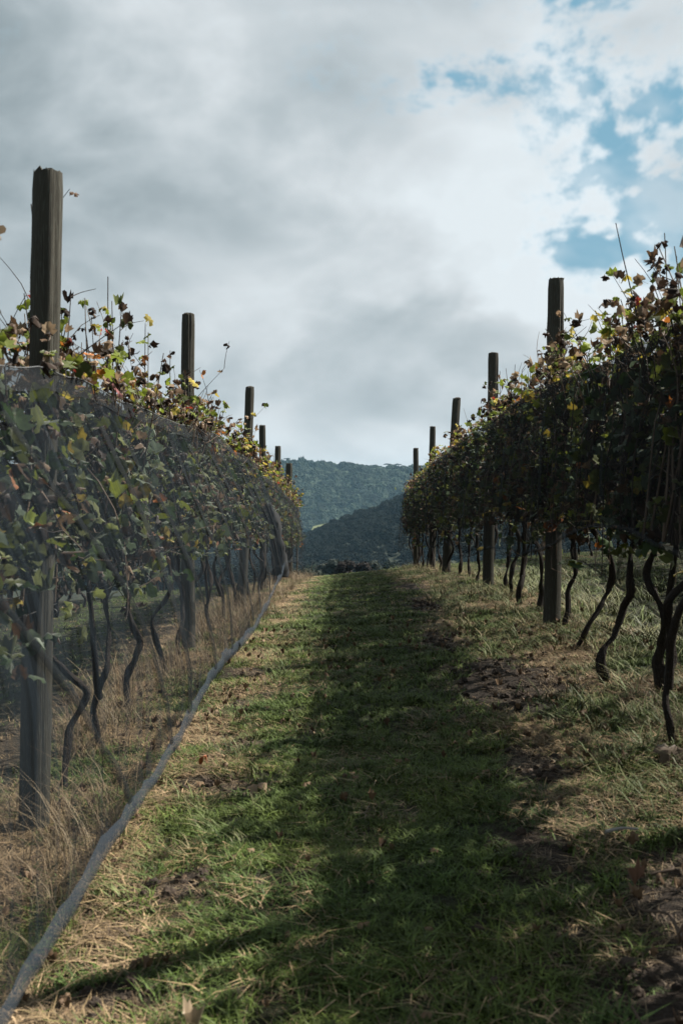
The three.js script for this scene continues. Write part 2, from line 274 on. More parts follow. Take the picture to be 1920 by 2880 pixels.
const POSTS = [
  [-1.178, 3.95, 2.575, 0.057, 0.065, 0, 'thick cracked grey post, nearest of the left row and tallest in view'],
  [-1.235, 8.1, 2.71, 0.053, 0.01, 0, 'second post of the left row, straight and dark against the clouds'],
  [-1.16, 12.2, 2.66, 0.055, 0.10, 0, 'third post of the left row, leaning right above the leaves'],
  [-1.27, 16.3, 2.68, 0.054, -0.01, 0.05, 'fourth post of the left row, almost hidden by yellow leaves'],
  [-1.30, 20.4, 2.77, 0.060, 0.02, 0, 'fifth post of the left row, standing clear before the hilltop'],
  [-1.27, 24.4, 2.80, 0.080, 0.0, 0, 'sixth post of the left row, thick end post at the crest'],
  [1.615, 7.65, 2.635, 0.061, 0.03, 0, 'thick dark post nearest of the right row, knotted on its left side'],
  [1.74, 11.75, 2.72, 0.062, 0.05, 0, 'second post of the right row, short and broad above the leaves'],
  [1.73, 15.85, 2.76, 0.066, 0.17, 0, 'third post of the right row, leaning clearly to the right'],
  [1.80, 19.95, 2.80, 0.062, 0.0, 0, 'fourth post of the right row, small and upright above the leaves'],
  [1.78, 24.05, 2.86, 0.066, 0.0, 0, 'fifth post of the right row, last before the crest'],
  [1.66, 3.5, 2.60, 0.058, 0, 0, 'post of the right row just outside the right edge of the view'],
];
POSTS.forEach(([x, d, h, r, lx, lz, label], k) => { const g = base('trellis_post', x - lx * 0.5, ground(x, d), -d); part('timber', postGeo(h, r, [lx, lz], k), postMat, g); g.children[0].name = 'post_shaft'; tag(g, label, 'post', 'timber posts of the vine trellis');
  // galvanised staples that hold the wires
  const sm = stdMat('galvanised_steel', lin(0.22, 0.22, 0.22), { metalness: 0.7, roughness: 0.5 }), sg = limb([new THREE.Vector3(0, -0.012, 0), new THREE.Vector3(0.012, 0, 0), new THREE.Vector3(0, 0.012, 0)], 0.0022, 0.0022, 5, 6);
  for (const y of [0.86, 1.32, 1.78]) { const s = part('wire_staple', sg, sm, g); s.rotation.y = x < 0 ? 0 : Math.PI; s.position.set(lx * y / h + (x < 0 ? 1 : -1) * (r + 0.001), y, lz * y / h); }
});
{ // thin pale stake at the end of the left row
  const x = -1.14, d = 25.6, g = limb([new THREE.Vector3(0, -0.2, 0), new THREE.Vector3(0.01, 1, 0), new THREE.Vector3(0, 2.25, 0)], 0.021, 0.018, 8, 8, 0.12, 4), m = new THREE.Mesh(g, stdMat('pale_wood', lin(0.22, 0.2, 0.17), { map: grain })); m.position.set(x, ground(x, d), -d);
  tag(top(m, 'wooden_stake'), 'thin pale stake at the far end of the left row', 'stake');
}
const wireMat = stdMat('wire', lin(0.16, 0.16, 0.16), { metalness: 0.6, roughness: 0.55 });
for (const [sx, side] of [[-1.24, 'left'], [1.72, 'right']]) for (const [h, w] of [[0.86, 'lowest'], [1.32, 'middle'], [1.78, 'top']]) {
  const pts = []; for (let d = side === 'left' ? 2 : 1; d <= 24.6; d += 1.0) pts.push(new THREE.Vector3(sx + (side === 'left' ? 0.055 : -0.055), ground(sx, d) - bump(sx, d) + h - 0.02 * Math.sin(d * 1.53), -d));
  tag(top(new THREE.Mesh(limb(pts, 0.0016, 0.0016, 5, 90), wireMat), 'trellis_wire'), w + ' wire strung along the posts of the ' + side + ' vine row', 'wire');
}

// ------------------------------------------------------------------ grape leaves
// lobed leaf about one unit wide, folded along its midrib and curled at the rim
function leafGeo(seed, curl, fold, crumple) {
  const r = rng(seed), out = [], lobes = [[-2.6, 0.50], [-2.25, 0.50], [-1.8, 0.57], [-1.45, 0.49], [-1.0, 0.60], [-0.62, 0.49], [-0.32, 0.57], [0, 0.66], [0.32, 0.57], [0.62, 0.49], [1.0, 0.60], [1.45, 0.49], [1.8, 0.57], [2.25, 0.50], [2.6, 0.50]];
  const pos = [0, 0, 0], idx = [];
  const put = (x, y) => { const q = Math.hypot(x, y); const z = -curl * q * q + fold * Math.abs(x) + crumple * noise(x * 3.1 + seed, y * 3.1, seed) + 0.05 * Math.sin(8 * Math.atan2(x, y)) * q; const k = 1 - Math.abs(curl) * 0.25 * q; pos.push(x * k, y * k + 0.18, z); };
  pos[1] = 0.18;
  for (const [a, l] of lobes) { const k = l * (0.9 + 0.25 * r()); put(Math.sin(a) * k * 0.52, Math.cos(a) * k * 0.52); }
  for (const [a, l] of lobes) { const k = l * (0.88 + 0.28 * r()); put(Math.sin(a) * k, Math.cos(a) * k); }
  const n = lobes.length; for (let i = 1; i < n; i++) { idx.push(0, i + 1, i); const a = i, b = i + 1; idx.push(a, b, b + n, a, b + n, a + n); }
  // stalk
  const s = pos.length / 3; pos.push(-0.012, 0.18, 0, 0.012, 0.18, 0, 0.012, -0.38, -0.12, -0.012, -0.38, -0.12); idx.push(s, s + 1, s + 2, s, s + 2, s + 3);
  return geo(pos, idx);
}
const LEAVES = [leafGeo(1, 0.25, 0.15, 0.10), leafGeo(2, 0.5, 0.30, 0.15), leafGeo(3, -0.4, 0.45, 0.2), leafGeo(4, 1.3, 0.5, 0.5), leafGeo(5, -1.1, 0.9, 0.6), leafGeo(6, 1.7, -0.3, 0.7)];
const TONE = { lime: [0.20, 0.25, 0.035], yellow: [0.40, 0.32, 0.05], olive: [0.10, 0.125, 0.03], green: [0.045, 0.085, 0.024], sage: [0.11, 0.16, 0.10], brown: [0.11, 0.066, 0.036], dark: [0.036, 0.023, 0.016], tan: [0.28, 0.20, 0.125], orange: [0.36, 0.13, 0.025], red: [0.26, 0.04, 0.025] };
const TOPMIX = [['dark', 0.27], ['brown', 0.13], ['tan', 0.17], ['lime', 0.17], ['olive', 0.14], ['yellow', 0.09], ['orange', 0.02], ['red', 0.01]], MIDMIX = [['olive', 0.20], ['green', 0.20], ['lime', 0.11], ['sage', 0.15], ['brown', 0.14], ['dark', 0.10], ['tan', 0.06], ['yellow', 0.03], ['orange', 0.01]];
const pick = (mix, r) => { let k = r; for (const [n, w] of mix) { if ((k -= w) < 0) return n; } return mix[0][0]; };
const leafMats = {}; for (const n in TONE) leafMats[n] = [0.95, 1.6].map((k, i) => leafMat('grape_leaf_' + n + (i ? '_pale' : ''), lin(...TONE[n].map((c) => c * k)), n === 'dark' || n === 'brown' ? 0.25 : 0.45));
const foliageMat = leafMat('grape_foliage', flat(1, 1, 1), 0.42);
const barkTex = dataTex(128, 256, (u, v) => 0.6 + 0.5 * loopN(u, v, 8, 1.5, 5) + 0.3 * loopN(u, v, 3, 6, 8));
const barkMat = stdMat('vine_bark', lin(0.050, 0.038, 0.031), { map: barkTex, bumpMap: barkTex, bumpScale: 0.006 }), caneMat = stdMat('cane_bark', lin(0.20, 0.145, 0.105), { roughness: 0.6 }), oldCane = stdMat('old_cane_bark', lin(0.055, 0.042, 0.036), { roughness: 0.8 });
const V = (x, y, z) => new THREE.Vector3(x, y, z);

// outer face of the canopy on the aisle side, from the row line, where the netting holds the leaves in
const TOPNET = { left: 1.75, right: 1.80 };
function makeVine(name, side, x, d, seed, opt = {}) {
  const r = rng(seed * 17 + 3), g = base(name, x, ground(x, d), -d), s = side === 'left' ? 1 : -1, nleaf = opt.leaves ?? 330, R = (a, b) => a + (b - a) * r();
  // trunk: given bends or a random meander
  const lean = R(-0.12, 0.12), bend = opt.path ?? [[0, 0], [R(-0.05, 0.05), R(-0.06, 0.06)], [R(-0.1, 0.1), R(-0.15, 0.15)], [lean, R(-0.1, 0.1)], [lean * 0.6, 0]];
  const hh = [-0.12, 0.16, 0.40, 0.62, 0.84], tp = bend.map(([a, b], i) => V(a, hh[i], b)), crooked = tp.flatMap((p, i) => (i < 4 ? [p, p.clone().lerp(tp[i + 1], R(0.35, 0.65)).add(V(R(-0.022, 0.022), R(-0.03, 0.03), R(-0.028, 0.028)))] : [p])), hx = bend[4][0], hz = bend[4][1];
  part('trunk', limb(crooked, R(0.014, 0.023), R(0.009, 0.013), 10, 44, 1.3, seed), barkMat, g);
  part('trunk_head', limb([V(hx - 0.02, 0.78, hz - 0.03), V(hx, 0.84, hz), V(hx + R(-0.02, 0.02), 0.90, hz + 0.03)], 0.030, 0.024, 9, 10, 1.2, seed + 9), barkMat, g);
  if (opt.fork || r() < 0.3) part('trunk', limb([tp[1].clone().lerp(tp[2], 0.4), V(tp[2].x - 0.03, 0.55, tp[2].z + R(0.08, 0.2)), V(hx * 0.5, 0.84, hz + R(0.2, 0.34))], 0.018, 0.012, 8, 14, 0.5, seed + 5), barkMat, g);
  const arms = []; for (const q of [-1, 1]) { const e = V(hx * 0.3 + R(-0.05, 0.05), R(0.82, 0.92), q * R(0.42, 0.56)); arms.push([tp[4], e]); part('cordon_arm', limb([V(hx, 0.83, hz), V(hx * 0.6, 0.885, lerp(hz, e.z, 0.5)), e], 0.015, 0.009, 7, 10, 0.5, seed + q), barkMat, g); }
  // canes
  const nodes = [], twigs = [], nc = opt.canes ?? 10, tall = opt.tall ?? 0;
  for (let i = 0; i < nc; i++) {
    const z0 = R(-0.5, 0.5), x0 = R(-0.05, 0.05), droop = r() < (side === 'right' ? 0.42 : 0.3), out = (r() < 0.6 ? s : -s) * R(0.02, droop ? 0.36 : 0.22);
    const hTop = droop ? (side === 'right' ? R(0.42, 1.0) : R(0.7, 1.3)) : R(1.68, 2.09) + tall * r() + (r() < 0.12 ? 0.12 : 0), zz = R(-0.4, 0.4);
    const pts = droop ? [V(x0, 0.87, z0), V(x0 + out * 0.4, 1.32 + R(0, 0.25), z0 + zz * 0.4), V(x0 + out, 1.2, z0 + zz * 0.8), V(x0 + out * 1.1, hTop, z0 + zz)] : [V(x0, 0.86, z0), V(x0 + out * 0.5 + R(-0.04, 0.04), 1.25, z0 + zz * 0.3 + R(-0.05, 0.05)), V(x0 + out + R(-0.05, 0.05), 1.62, z0 + zz * 0.7), V(x0 + out * R(0.3, 1.4), hTop, z0 + zz)];
    for (const p of pts) { const lim = netLimit(side, p.y, d) - x - s * 0.03; if (s > 0) p.x = Math.min(p.x, lim); else p.x = Math.max(p.x, lim); }
    part('cane', limb(pts, R(0.0052, 0.0075), 0.0022, 5, 10, 0.15, i), r() < 0.5 ? caneMat : oldCane, g);
    const c = new THREE.CatmullRomCurve3(pts), n = Math.round(c.getLength() / 0.075); for (let k = 1; k <= n; k++) nodes.push(c.getPointAt(k / n));
  }
  for (let i = 0; i < (opt.twigs ?? 34); i++) {
    const a = nodes[Math.floor(r() * nodes.length)], l = R(0.06, 0.26), dir = V(R(-1, 1), R(-0.5, 1.1), R(-1, 1)).normalize(), up = a.y > 1.5;
    if (a.y > 2.02 && r() < 0.7) continue;
    if (up) dir.y = Math.abs(dir.y) + 0.3;
    const b = a.clone().addScaledVector(dir, l * 0.5).add(V(R(-0.02, 0.02), R(-0.02, 0.02), R(-0.02, 0.02))), e = a.clone().addScaledVector(dir, l);
    if (!up) { const lim = netLimit(side, e.y, d) - (x); if (s > 0 ? e.x > lim : e.x < lim) continue; }
    twigs.push(limb([a, b, e], 0.0026, 0.0012, 4, 4)); nodes.push(b, e);
  }
  if (twigs.length > 3) { for (const [q, mm] of [[0, oldCane], [1, caneMat]]) { const t = part('twigs', mergeGeometries(twigs.filter((_, i) => i % 2 === q)), mm, g); t.userData.kind = 'stuff'; } }
  // leaves: most along the canes, the rest filling the wall of foliage
  const L = [];
  for (let i = 0; i < nleaf; i++) {
    let p; if (r() < 0.62) { p = nodes[Math.floor(r() * nodes.length)].clone().add(V(R(-0.035, 0.035), R(-0.05, 0.02), R(-0.035, 0.035))); } else { const h = r() < 0.3 ? R(1.58, 1.95) : R(0.72, 1.75); p = V(R(-0.27, 0.27) * (h > 1.5 ? 0.85 : 1) + s * 0.04, h, R(-0.52, 0.52)); }
    if (p.y > 2.02 && r() < 0.4) continue; if (p.y < 0.90 + 0.42 * noise((p.z - d) * 2.1, x * 3, 17) && r() < 0.75) continue;
    if (noise(x * 3 + p.x * 2, p.y * 3.4, (p.z - d) * 2.7) < -0.2 && r() < 0.45) continue;
    if (p.y < TOPNET[side] + 0.02) { const lim = netLimit(side, p.y, d) - x - s * R(0.03, 0.14); if (s > 0) p.x = Math.min(p.x, lim); else p.x = Math.max(p.x, lim); }
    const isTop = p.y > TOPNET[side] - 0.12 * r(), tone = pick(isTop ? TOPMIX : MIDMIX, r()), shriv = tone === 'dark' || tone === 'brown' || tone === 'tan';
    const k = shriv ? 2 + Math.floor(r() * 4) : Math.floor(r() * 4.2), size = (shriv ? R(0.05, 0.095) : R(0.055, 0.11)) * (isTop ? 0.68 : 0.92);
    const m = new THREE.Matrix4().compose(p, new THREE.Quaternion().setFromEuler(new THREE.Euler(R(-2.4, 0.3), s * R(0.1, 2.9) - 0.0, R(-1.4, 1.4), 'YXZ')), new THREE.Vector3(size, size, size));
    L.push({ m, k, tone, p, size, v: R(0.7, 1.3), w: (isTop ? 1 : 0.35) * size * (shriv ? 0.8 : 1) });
  }
  L.sort((a, b) => b.w - a.w);
  const single = L.splice(0, opt.single ?? 0);
  for (const l of single) { const m = part('leaf', LEAVES[l.k], leafMats[l.tone][l.v > 0.95 ? 1 : 0], g); l.m.decompose(m.position, m.quaternion, m.scale); }
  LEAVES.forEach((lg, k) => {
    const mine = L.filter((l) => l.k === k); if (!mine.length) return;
    const im = new THREE.InstancedMesh(lg, foliageMat, mine.length); mine.forEach((l, i) => { im.setMatrixAt(i, l.m); const c = TONE[l.tone]; const q = l.v * (l.p.y > TOPNET[side] - 0.05 ? 1.5 : 1); im.setColorAt(i, lin(c[0] * q * 1.05, c[1] * q, c[2] * q)); });  // leaves above the net get a brighter colour in place of sunlight
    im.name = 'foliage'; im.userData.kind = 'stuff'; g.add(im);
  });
  return shade(g);
}
// ------------------------------------------------------------------ bird netting: where its sheets hang (x of the sheet at height h above ground, d metres ahead)
const HEMH = [[0, 0.12], [2.2, 0.15], [3.5, 0.20], [4.6, 0.21], [5.5, 0.25], [7.7, 0.16], [9.4, 0.19], [11.4, 0.36], [12.6, 0.50]];
const interp = (t, x) => { let i = 1; while (i < t.length - 1 && t[i][0] < x) i++; const k = clamp((x - t[i - 1][0]) / (t[i][0] - t[i - 1][0]), 0, 1); return lerp(t[i - 1][1], t[i][1], k * k * (3 - 2 * k)); };
function netX(side, h, d) {
  if (side === 'back') return 1.98 + 0.10 * Math.sin(clamp((1.7 - h) / 1.4, 0, 1) * Math.PI * 0.55) + 0.03 * noise(d * 0.8, h * 1.2, 5);
  if (side === 'left') {
    if (d < 12.6) { const t = clamp((1.75 - h) / 1.55, 0, 1.05); return -1.07 + 0.37 * Math.sin(Math.min(t * 1.15, 1) * Math.PI / 2) - 0.07 * t * (1 - smooth(d, 1.8, 4.2)) - 0.015 * t + 0.025 * noise(d * 0.9, h * 1.3, 1); }
    const t = clamp((1.70 - h) / 1.18, 0, 1); return -1.07 + 0.17 * Math.sin(t * Math.PI * 0.75) + 0.03 * noise(d * 0.9, h * 1.5, 2);
  }
  const t = clamp((1.76 - h) / 1.3, 0, 1); return 1.50 - 0.13 * Math.sin(t * Math.PI * 0.6) + 0.03 * noise(d * 0.8, h * 1.2, 3);
}
function netLimit(side, h, d) { return h > TOPNET[side] + 0.02 ? (side === 'left' ? 9 : -9) : netX(side, h, d); }

// ------------------------------------------------------------------ the two rows
const passed = {};
function beyond(side, d) {                                    // which plant it is after which post of its row
  const p = POSTS.filter((q) => (q[0] < 0) === (side === 'left') && q[1] > 3.6).map((q) => q[1]), k = p.filter((q) => q < d).length, key = side + k; passed[key] = (passed[key] ?? 0) + 1;
  return ORD[passed[key] - 1] + ' plant beyond the ' + ORD[k - 1] + ' post of the ' + side + ' row';
}
const ORD = ['first', 'second', 'third', 'fourth', 'fifth', 'sixth', 'seventh', 'eighth', 'ninth', 'tenth'];
{
  const r = rng(5), left = [2.7, 3.5, 4.45, 5.15, 6.05, 6.95]; for (let d = 7.8; d < 25.2; d += 0.86 + 0.16 * r()) left.push(d);
  left.forEach((d, i) => {
    const near = d < 13, v = makeVine('grapevine', 'left', -1.24 + 0.08 * (r() - 0.5), d, 11 + i, { leaves: d < 7 ? 1050 : near ? 920 : 780, single: d < 8 ? 130 : near ? 60 : 0, twigs: d < 10 ? 150 : 50, canes: d < 10 ? 17 : 12, tall: d < 6.2 ? 0.36 : 0.03 });
    const seen = i - 1;
    if (i === 0) tag(v, 'grapevine at the left edge of the view, almost wholly cut off', 'grapevine', 'grapevines of the left row');
    else if (near) tag(v, ORD[seen - 0] + ' grapevine from the front in the left row, behind the grey bird netting', 'grapevine', 'grapevines of the left row');
    else tag(v, 'small netted grapevine, ' + beyond('left', d), 'grapevine', 'far grapevines of the left row');
  });
  const rt = [[1.2, 1.7], [2.2, 1.74], [3.2, 1.72], [4.25, 1.40, { path: [[0, 0], [-0.03, 0.02], [0.01, -0.03], [-0.03, 0.03], [0.2, 0.0]], fork: true }], [5.15, 1.66, { fork: true }], [5.6, 1.46, { path: [[0, 0], [-0.01, 0.03], [0.12, -0.03], [0.13, 0.05], [0.2, 0]] }], [6.6, 1.57, { path: [[-0.05, 0], [0.05, 0.03], [0.2, -0.03], [0.17, 0.05], [0.03, 0]] }], [7.45, 1.62, { path: [[0.0, 0], [0.06, 0], [0.11, 0], [0.10, 0], [0.08, 0]] }], [8.45, 1.68], [9.2, 1.62, { fork: true }], [10.1, 1.72], [10.95, 1.77]];
  for (let d = 11.9; d < 24.6; d += 0.86 + 0.18 * r()) rt.push([d, 1.74 + 0.08 * (r() - 0.5)]);
  let n = 0;
  rt.forEach(([d, x, o], i) => {
    const near = d < 13, v = makeVine('grapevine', 'right', x, d, 101 + i, { leaves: d < 4 ? 1250 : near ? 1080 : 960, single: d < 4 ? 0 : d < 9 ? 130 : near ? 60 : 0, twigs: d < 10 ? 150 : 50, tall: d < 6.2 ? 0.22 : 0.03, canes: d < 10 ? 18 : 13, ...o });
    if (d < 4) tag(v, 'grapevine standing just outside the right edge of the view', 'grapevine', 'grapevines outside the right edge');
    else if (n < 9) tag(v, ORD[n++] + ' grapevine from the front in the right row, dark twisted trunk under netting', 'grapevine', 'grapevines of the right row');
    else tag(v, 'small shaded grapevine, ' + beyond('right', d), 'grapevine', 'far grapevines of the right row');
  });
  // next row on either side: six plants, cloned
  for (const [side, x, from, word] of [['left', -4.25, 10, 'left'], ['right', 4.7, 6.5, 'right']]) {
    const proto = [];
    let k = 0; for (let d = from; d < 26; d += 0.95) {
      let v; const gx = x + 0.1 * (r() - 0.5);
      if (proto.length < 5) { v = makeVine('grapevine', side, side === 'left' ? -1.24 : 1.72, d, 300 + k + (side === 'left' ? 0 : 50), { leaves: 800, twigs: 16, canes: 9 }); proto.push(v); }
      else { const p = proto[k % 5]; v = p.clone(); v.name = numbered('grapevine'); scene.add(v); }
      v.position.set(gx, ground(gx, d), -d); k++;
      tag(v, 'grapevine of the next row to the ' + word + ', glimpsed beyond the netted row', 'grapevine', 'grapevines of the next row to the ' + word);
    }
  }
}

// ------------------------------------------------------------------ netting sheets
const pleat = dataTex(1024, 1024, (u, v) => { const w = u + 0.015 * loopN(u, v, 1, 1, 2); return 0.29 + 0.24 * loopN(w, v, 16, 0.35, 4) + 0.18 * loopN(w, v, 40, 0.5, 8) + 0.20 * loopN(u, v, 3, 1.2, 6) + 0.05 * Math.cos(6.28318 * (u * 190 + v * 120)) + 0.04 * Math.cos(6.28318 * (u * 190 - v * 170));  });
const netMat = new THREE.MeshPhysicalMaterial({ specularIntensity: 0.15, color: flat(0.0095, 0.0145, 0.020), roughness: 0.75, side: THREE.DoubleSide, transparent: true, opacity: 0.92, alphaMap: pleat }); netMat.name = 'bird_net';
const hemMat = new THREE.MeshPhysicalMaterial({ specularIntensity: 0.15, color: flat(0.020, 0.027, 0.036), roughness: 0.75, side: THREE.DoubleSide, transparent: true, opacity: 0.66 }); hemMat.name = 'net_hem';
const foldMat = new THREE.MeshPhysicalMaterial({ specularIntensity: 0.15, color: flat(0.008, 0.010, 0.012), roughness: 0.8, side: THREE.DoubleSide, transparent: true, opacity: 0.55 }); foldMat.name = 'net_fold';
const pleatThin = dataTex(1024, 256, (u, v) => { const w = u + 0.015 * loopN(u, v, 1, 1, 2); return 0.34 + 0.16 * loopN(w, v, 16, 0.35, 4) + 0.12 * loopN(w, v, 40, 0.5, 8) + 0.16 * loopN(u, v, 3, 1.2, 6); });
const shadedNet = new THREE.MeshPhysicalMaterial({ specularIntensity: 0.15, color: flat(0.006, 0.007, 0.008), roughness: 0.8, side: THREE.DoubleSide, transparent: true, opacity: 0.95, alphaMap: pleatThin }); shadedNet.name = 'bird_net_shaded';  // right-row net: shade of its unlit side put into a darker colour
const backNet = shadedNet.clone(); backNet.alphaMap = null; backNet.opacity = 0.4; backNet.name = 'bird_net_back';
function sheet(d0, d1, nd, nv, f) { const pos = [], idx = [], uv = []; for (let i = 0; i <= nd; i++) for (let j = 0; j <= nv; j++) { const d = lerp(d0, d1, i / nd), p = f(d, j / nv); pos.push(p[0], p[1], -p[2]); uv.push(d / 2.6, j / nv * 0.6); if (i && j) { const q = i * (nv + 1) + j; idx.push(q - nv - 2, q - nv - 1, q, q - nv - 2, q, q - 1); } } return geo(pos, idx, uv); }
const gy = (x, d) => ground(x, d) - bump(x, d);
function net(label, side, d0, d1, hemH, topH, mat, band, folds, seed) {
  const g = base('bird_netting', 0, 0, 0); tag(g, label, 'bird netting', 'nets draped over the vine rows'); const s = side === 'right' ? -1 : 1;
  const at = (d, h, off = 0) => { const x = netX(side, h, d) + s * off + s * 0.014 * noise(d * 7 + h * 2.2, h * 1.1, seed) ; return [x, gy(x, d) + h, d]; };
  const tH = (d) => topH + 0.025 * noise(d * 1.1, 3, seed) + 0.02 * Math.cos(d * 1.53) + (side === 'left' ? 0.02 * noise(d * 4, 7) : 0);
  part('net_panel', sheet(d0, d1, Math.round((d1 - d0) * 22), 34, (d, v) => at(d, lerp(tH(d), hemH(d), v))), mat, g);
  part('net_hem', sheet(d0, d1, Math.round((d1 - d0) * 14), 4, (d, v) => at(d, hemH(d) + band * (1 - v) * (0.85 + 0.45 * noise(d * 2.3, 9) + 0.3 * noise(d * 9, 3)) - 0.012, 0.006 + 0.012 * Math.sin(v * 3.1))), band > 0.07 ? hemMat : foldMat, g);
  part('net_band', sheet(d0, d1, Math.round((d1 - d0) * 14), 3, (d, v) => at(d, tH(d) - 0.075 * v, 0.005)), foldMat, g);
  const cp = []; for (let d = d0; d <= d1; d += 0.25) { const p = at(d, tH(d) + 0.002, 0.006); cp.push(V(p[0], p[1], -p[2])); } part('top_cord', limb(cp, 0.0022, 0.0022, 5, cp.length * 2), stdMat('cord', lin(0.16, 0.17, 0.18)), g);
  for (const [ht, dt, hb, db, w] of folds) {
    const pos = [], idx = [], N = 40; for (let i = 0; i <= N; i++) { const t = i / N, d = lerp(dt, db, t) + 0.05 * noise(t * 3, dt * 3, seed), h = lerp(ht, hb + band * 0.7, t), ww = w * 0.55 * (0.6 + 0.6 * Math.abs(noise(t * 4 + dt, seed, 2)) + 0.2); for (let j = 0; j <= 3; j++) { const p = at(d + (j / 3 - 0.5) * ww, h + (j / 3 - 0.5) * 0.01, 0.010 + 0.010 * Math.sin(j / 3 * Math.PI)); pos.push(p[0], p[1], -p[2]); if (i && j) { const q = i * 4 + j; idx.push(q - 5, q - 4, q, q - 5, q, q - 1); } } }
    part('net_fold', geo(pos, idx), foldMat, g);
  }
  return shade(g);
}
{
  const lf = [[1.55, 1.9, 0.2, 3.45, 0.10], [1.6, 3.0, 0.2, 4.2, 0.09], [1.6, 4.2, 0.22, 4.65, 0.13], [1.6, 4.5, 0.24, 5.6, 0.12], [1.6, 5.8, 0.2, 6.5, 0.14], [1.6, 6.4, 0.2, 7.9, 0.16], [1.6, 7.6, 0.2, 8.7, 0.17], [1.6, 8.4, 0.22, 10.0, 0.2], [1.6, 9.5, 0.3, 10.7, 0.2], [1.6, 10.2, 0.36, 11.6, 0.24], [1.6, 11.2, 0.4, 12.3, 0.26]];
  const n1 = net('grey bird netting bulging over the left row with a pale wide hem', 'left', 0.6, 12.55, (d) => interp(HEMH, d), 1.75, netMat, 0.08, lf, 1);
  // gathered end of that net
  const pts = []; for (let i = 0; i <= 6; i++) { const h = lerp(0.36, 1.25, i / 6); pts.push(V(netX('left', h, 12.4) - 0.05 + 0.02 * Math.sin(i * 2), gy(-0.8, 12.45) + h, -12.45 - 0.03 * Math.sin(i * 1.7))); }
  part('gathered_end', limb(pts, 0.085, 0.06, 12, 26, 0.7, 3), stdMat('bunched_net', lin(0.022, 0.025, 0.028)), n1);
  net('second bird netting on the left row, tight to the vines near the crest', 'left', 12.62, 25.0, (d) => 0.42 + 0.05 * noise(d, 4) - 0.15 * smooth(d, 21, 25), 1.70, netMat, 0.06, [[1.5, 13.2, 0.5, 14.4, 0.3], [1.5, 15, 0.5, 16.3, 0.3], [1.5, 17.5, 0.5, 18.5, 0.3], [1.5, 20, 0.5, 21.2, 0.4], [1.5, 22, 0.4, 23.4, 0.4]], 2);
  net('dark bird netting pulled over the aisle side of the right row canopy', 'right', 1.0, 24.4, (d) => 0.84 + 0.06 * Math.sin(d * 1.5 + 0.4) + 0.04 * noise(d * 0.9, 2) - 0.33 * smooth(d, 5.5, 9), 1.80, shadedNet, 0.03, [[1.7, 5.6, 1.0, 5.3, 0.12], [1.7, 7.2, 1.0, 6.9, 0.14], [1.7, 9.0, 0.9, 8.6, 0.2], [1.7, 11.5, 0.7, 11.1, 0.25], [1.7, 14, 0.7, 13.4, 0.3], [1.7, 17, 0.7, 16.2, 0.3]], 3);
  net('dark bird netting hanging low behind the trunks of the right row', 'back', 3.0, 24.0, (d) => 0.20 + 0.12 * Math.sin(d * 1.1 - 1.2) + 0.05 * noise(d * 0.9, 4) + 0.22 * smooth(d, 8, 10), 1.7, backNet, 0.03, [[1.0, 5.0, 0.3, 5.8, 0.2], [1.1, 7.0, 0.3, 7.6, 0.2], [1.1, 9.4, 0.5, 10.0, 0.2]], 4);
}

// ------------------------------------------------------------------ grass
function tuft(seed, n, h0, h1, w, spread, flop, segs = 2) {
  const r = rng(seed), pos = [], idx = [];
  for (let i = 0; i < n; i++) {
    const a = r() * 6.283, q = Math.sqrt(r()) * spread, bx = Math.cos(a) * q, bz = Math.sin(a) * q, h = h0 + (h1 - h0) * r(), la = r() * 6.283, f = flop * (0.3 + r()) * h, ww = w * (0.7 + 0.6 * r()), tx = -Math.sin(la), tz = Math.cos(la), b = pos.length / 3;
    for (let k = 0; k <= segs; k++) { const t = k / segs, ox = Math.cos(la) * f * t * t, oz = Math.sin(la) * f * t * t, y = h * (t - 0.28 * flop * t * t * (0.5 + r() * 0.5)) - 0.005, k2 = ww * (1 - t * 0.75) * 0.5; if (k === segs) pos.push(bx + ox, y, bz + oz); else pos.push(bx + ox - tx * k2, y, bz + oz - tz * k2, bx + ox + tx * k2, y, bz + oz + tz * k2); }
    for (let k = 0; k < segs; k++) { const p = b + k * 2; if (k === segs - 1) idx.push(p, p + 1, p + 2); else idx.push(p, p + 1, p + 3, p, p + 3, p + 2); }
  }
  return geo(pos, idx);
}
const bladeMat = stdMat('grass_blade', flat(1, 1, 1), { roughness: 0.6, specularIntensity: 0.32 });
function scatter(name, label, category, geos, list) {
  geos.forEach((g, k) => {
    const mine = list.filter((_, i) => i % geos.length === k); if (!mine.length) return;
    const im = new THREE.InstancedMesh(g, bladeMat, mine.length), m = new THREE.Matrix4(), q = new THREE.Quaternion(), e = new THREE.Euler();
    mine.forEach((t, i) => { e.set(t.tx ?? 0, t.a, t.tz ?? 0, 'YXZ'); m.compose(V(t.x, t.y ?? ground(t.x, t.d), -t.d), q.setFromEuler(e), V(t.s, t.s * (t.h ?? 1), t.s)); im.setMatrixAt(i, m); im.setColorAt(i, t.c); });
    tag(top(im, name), label, category, label, 'stuff');
  });
}
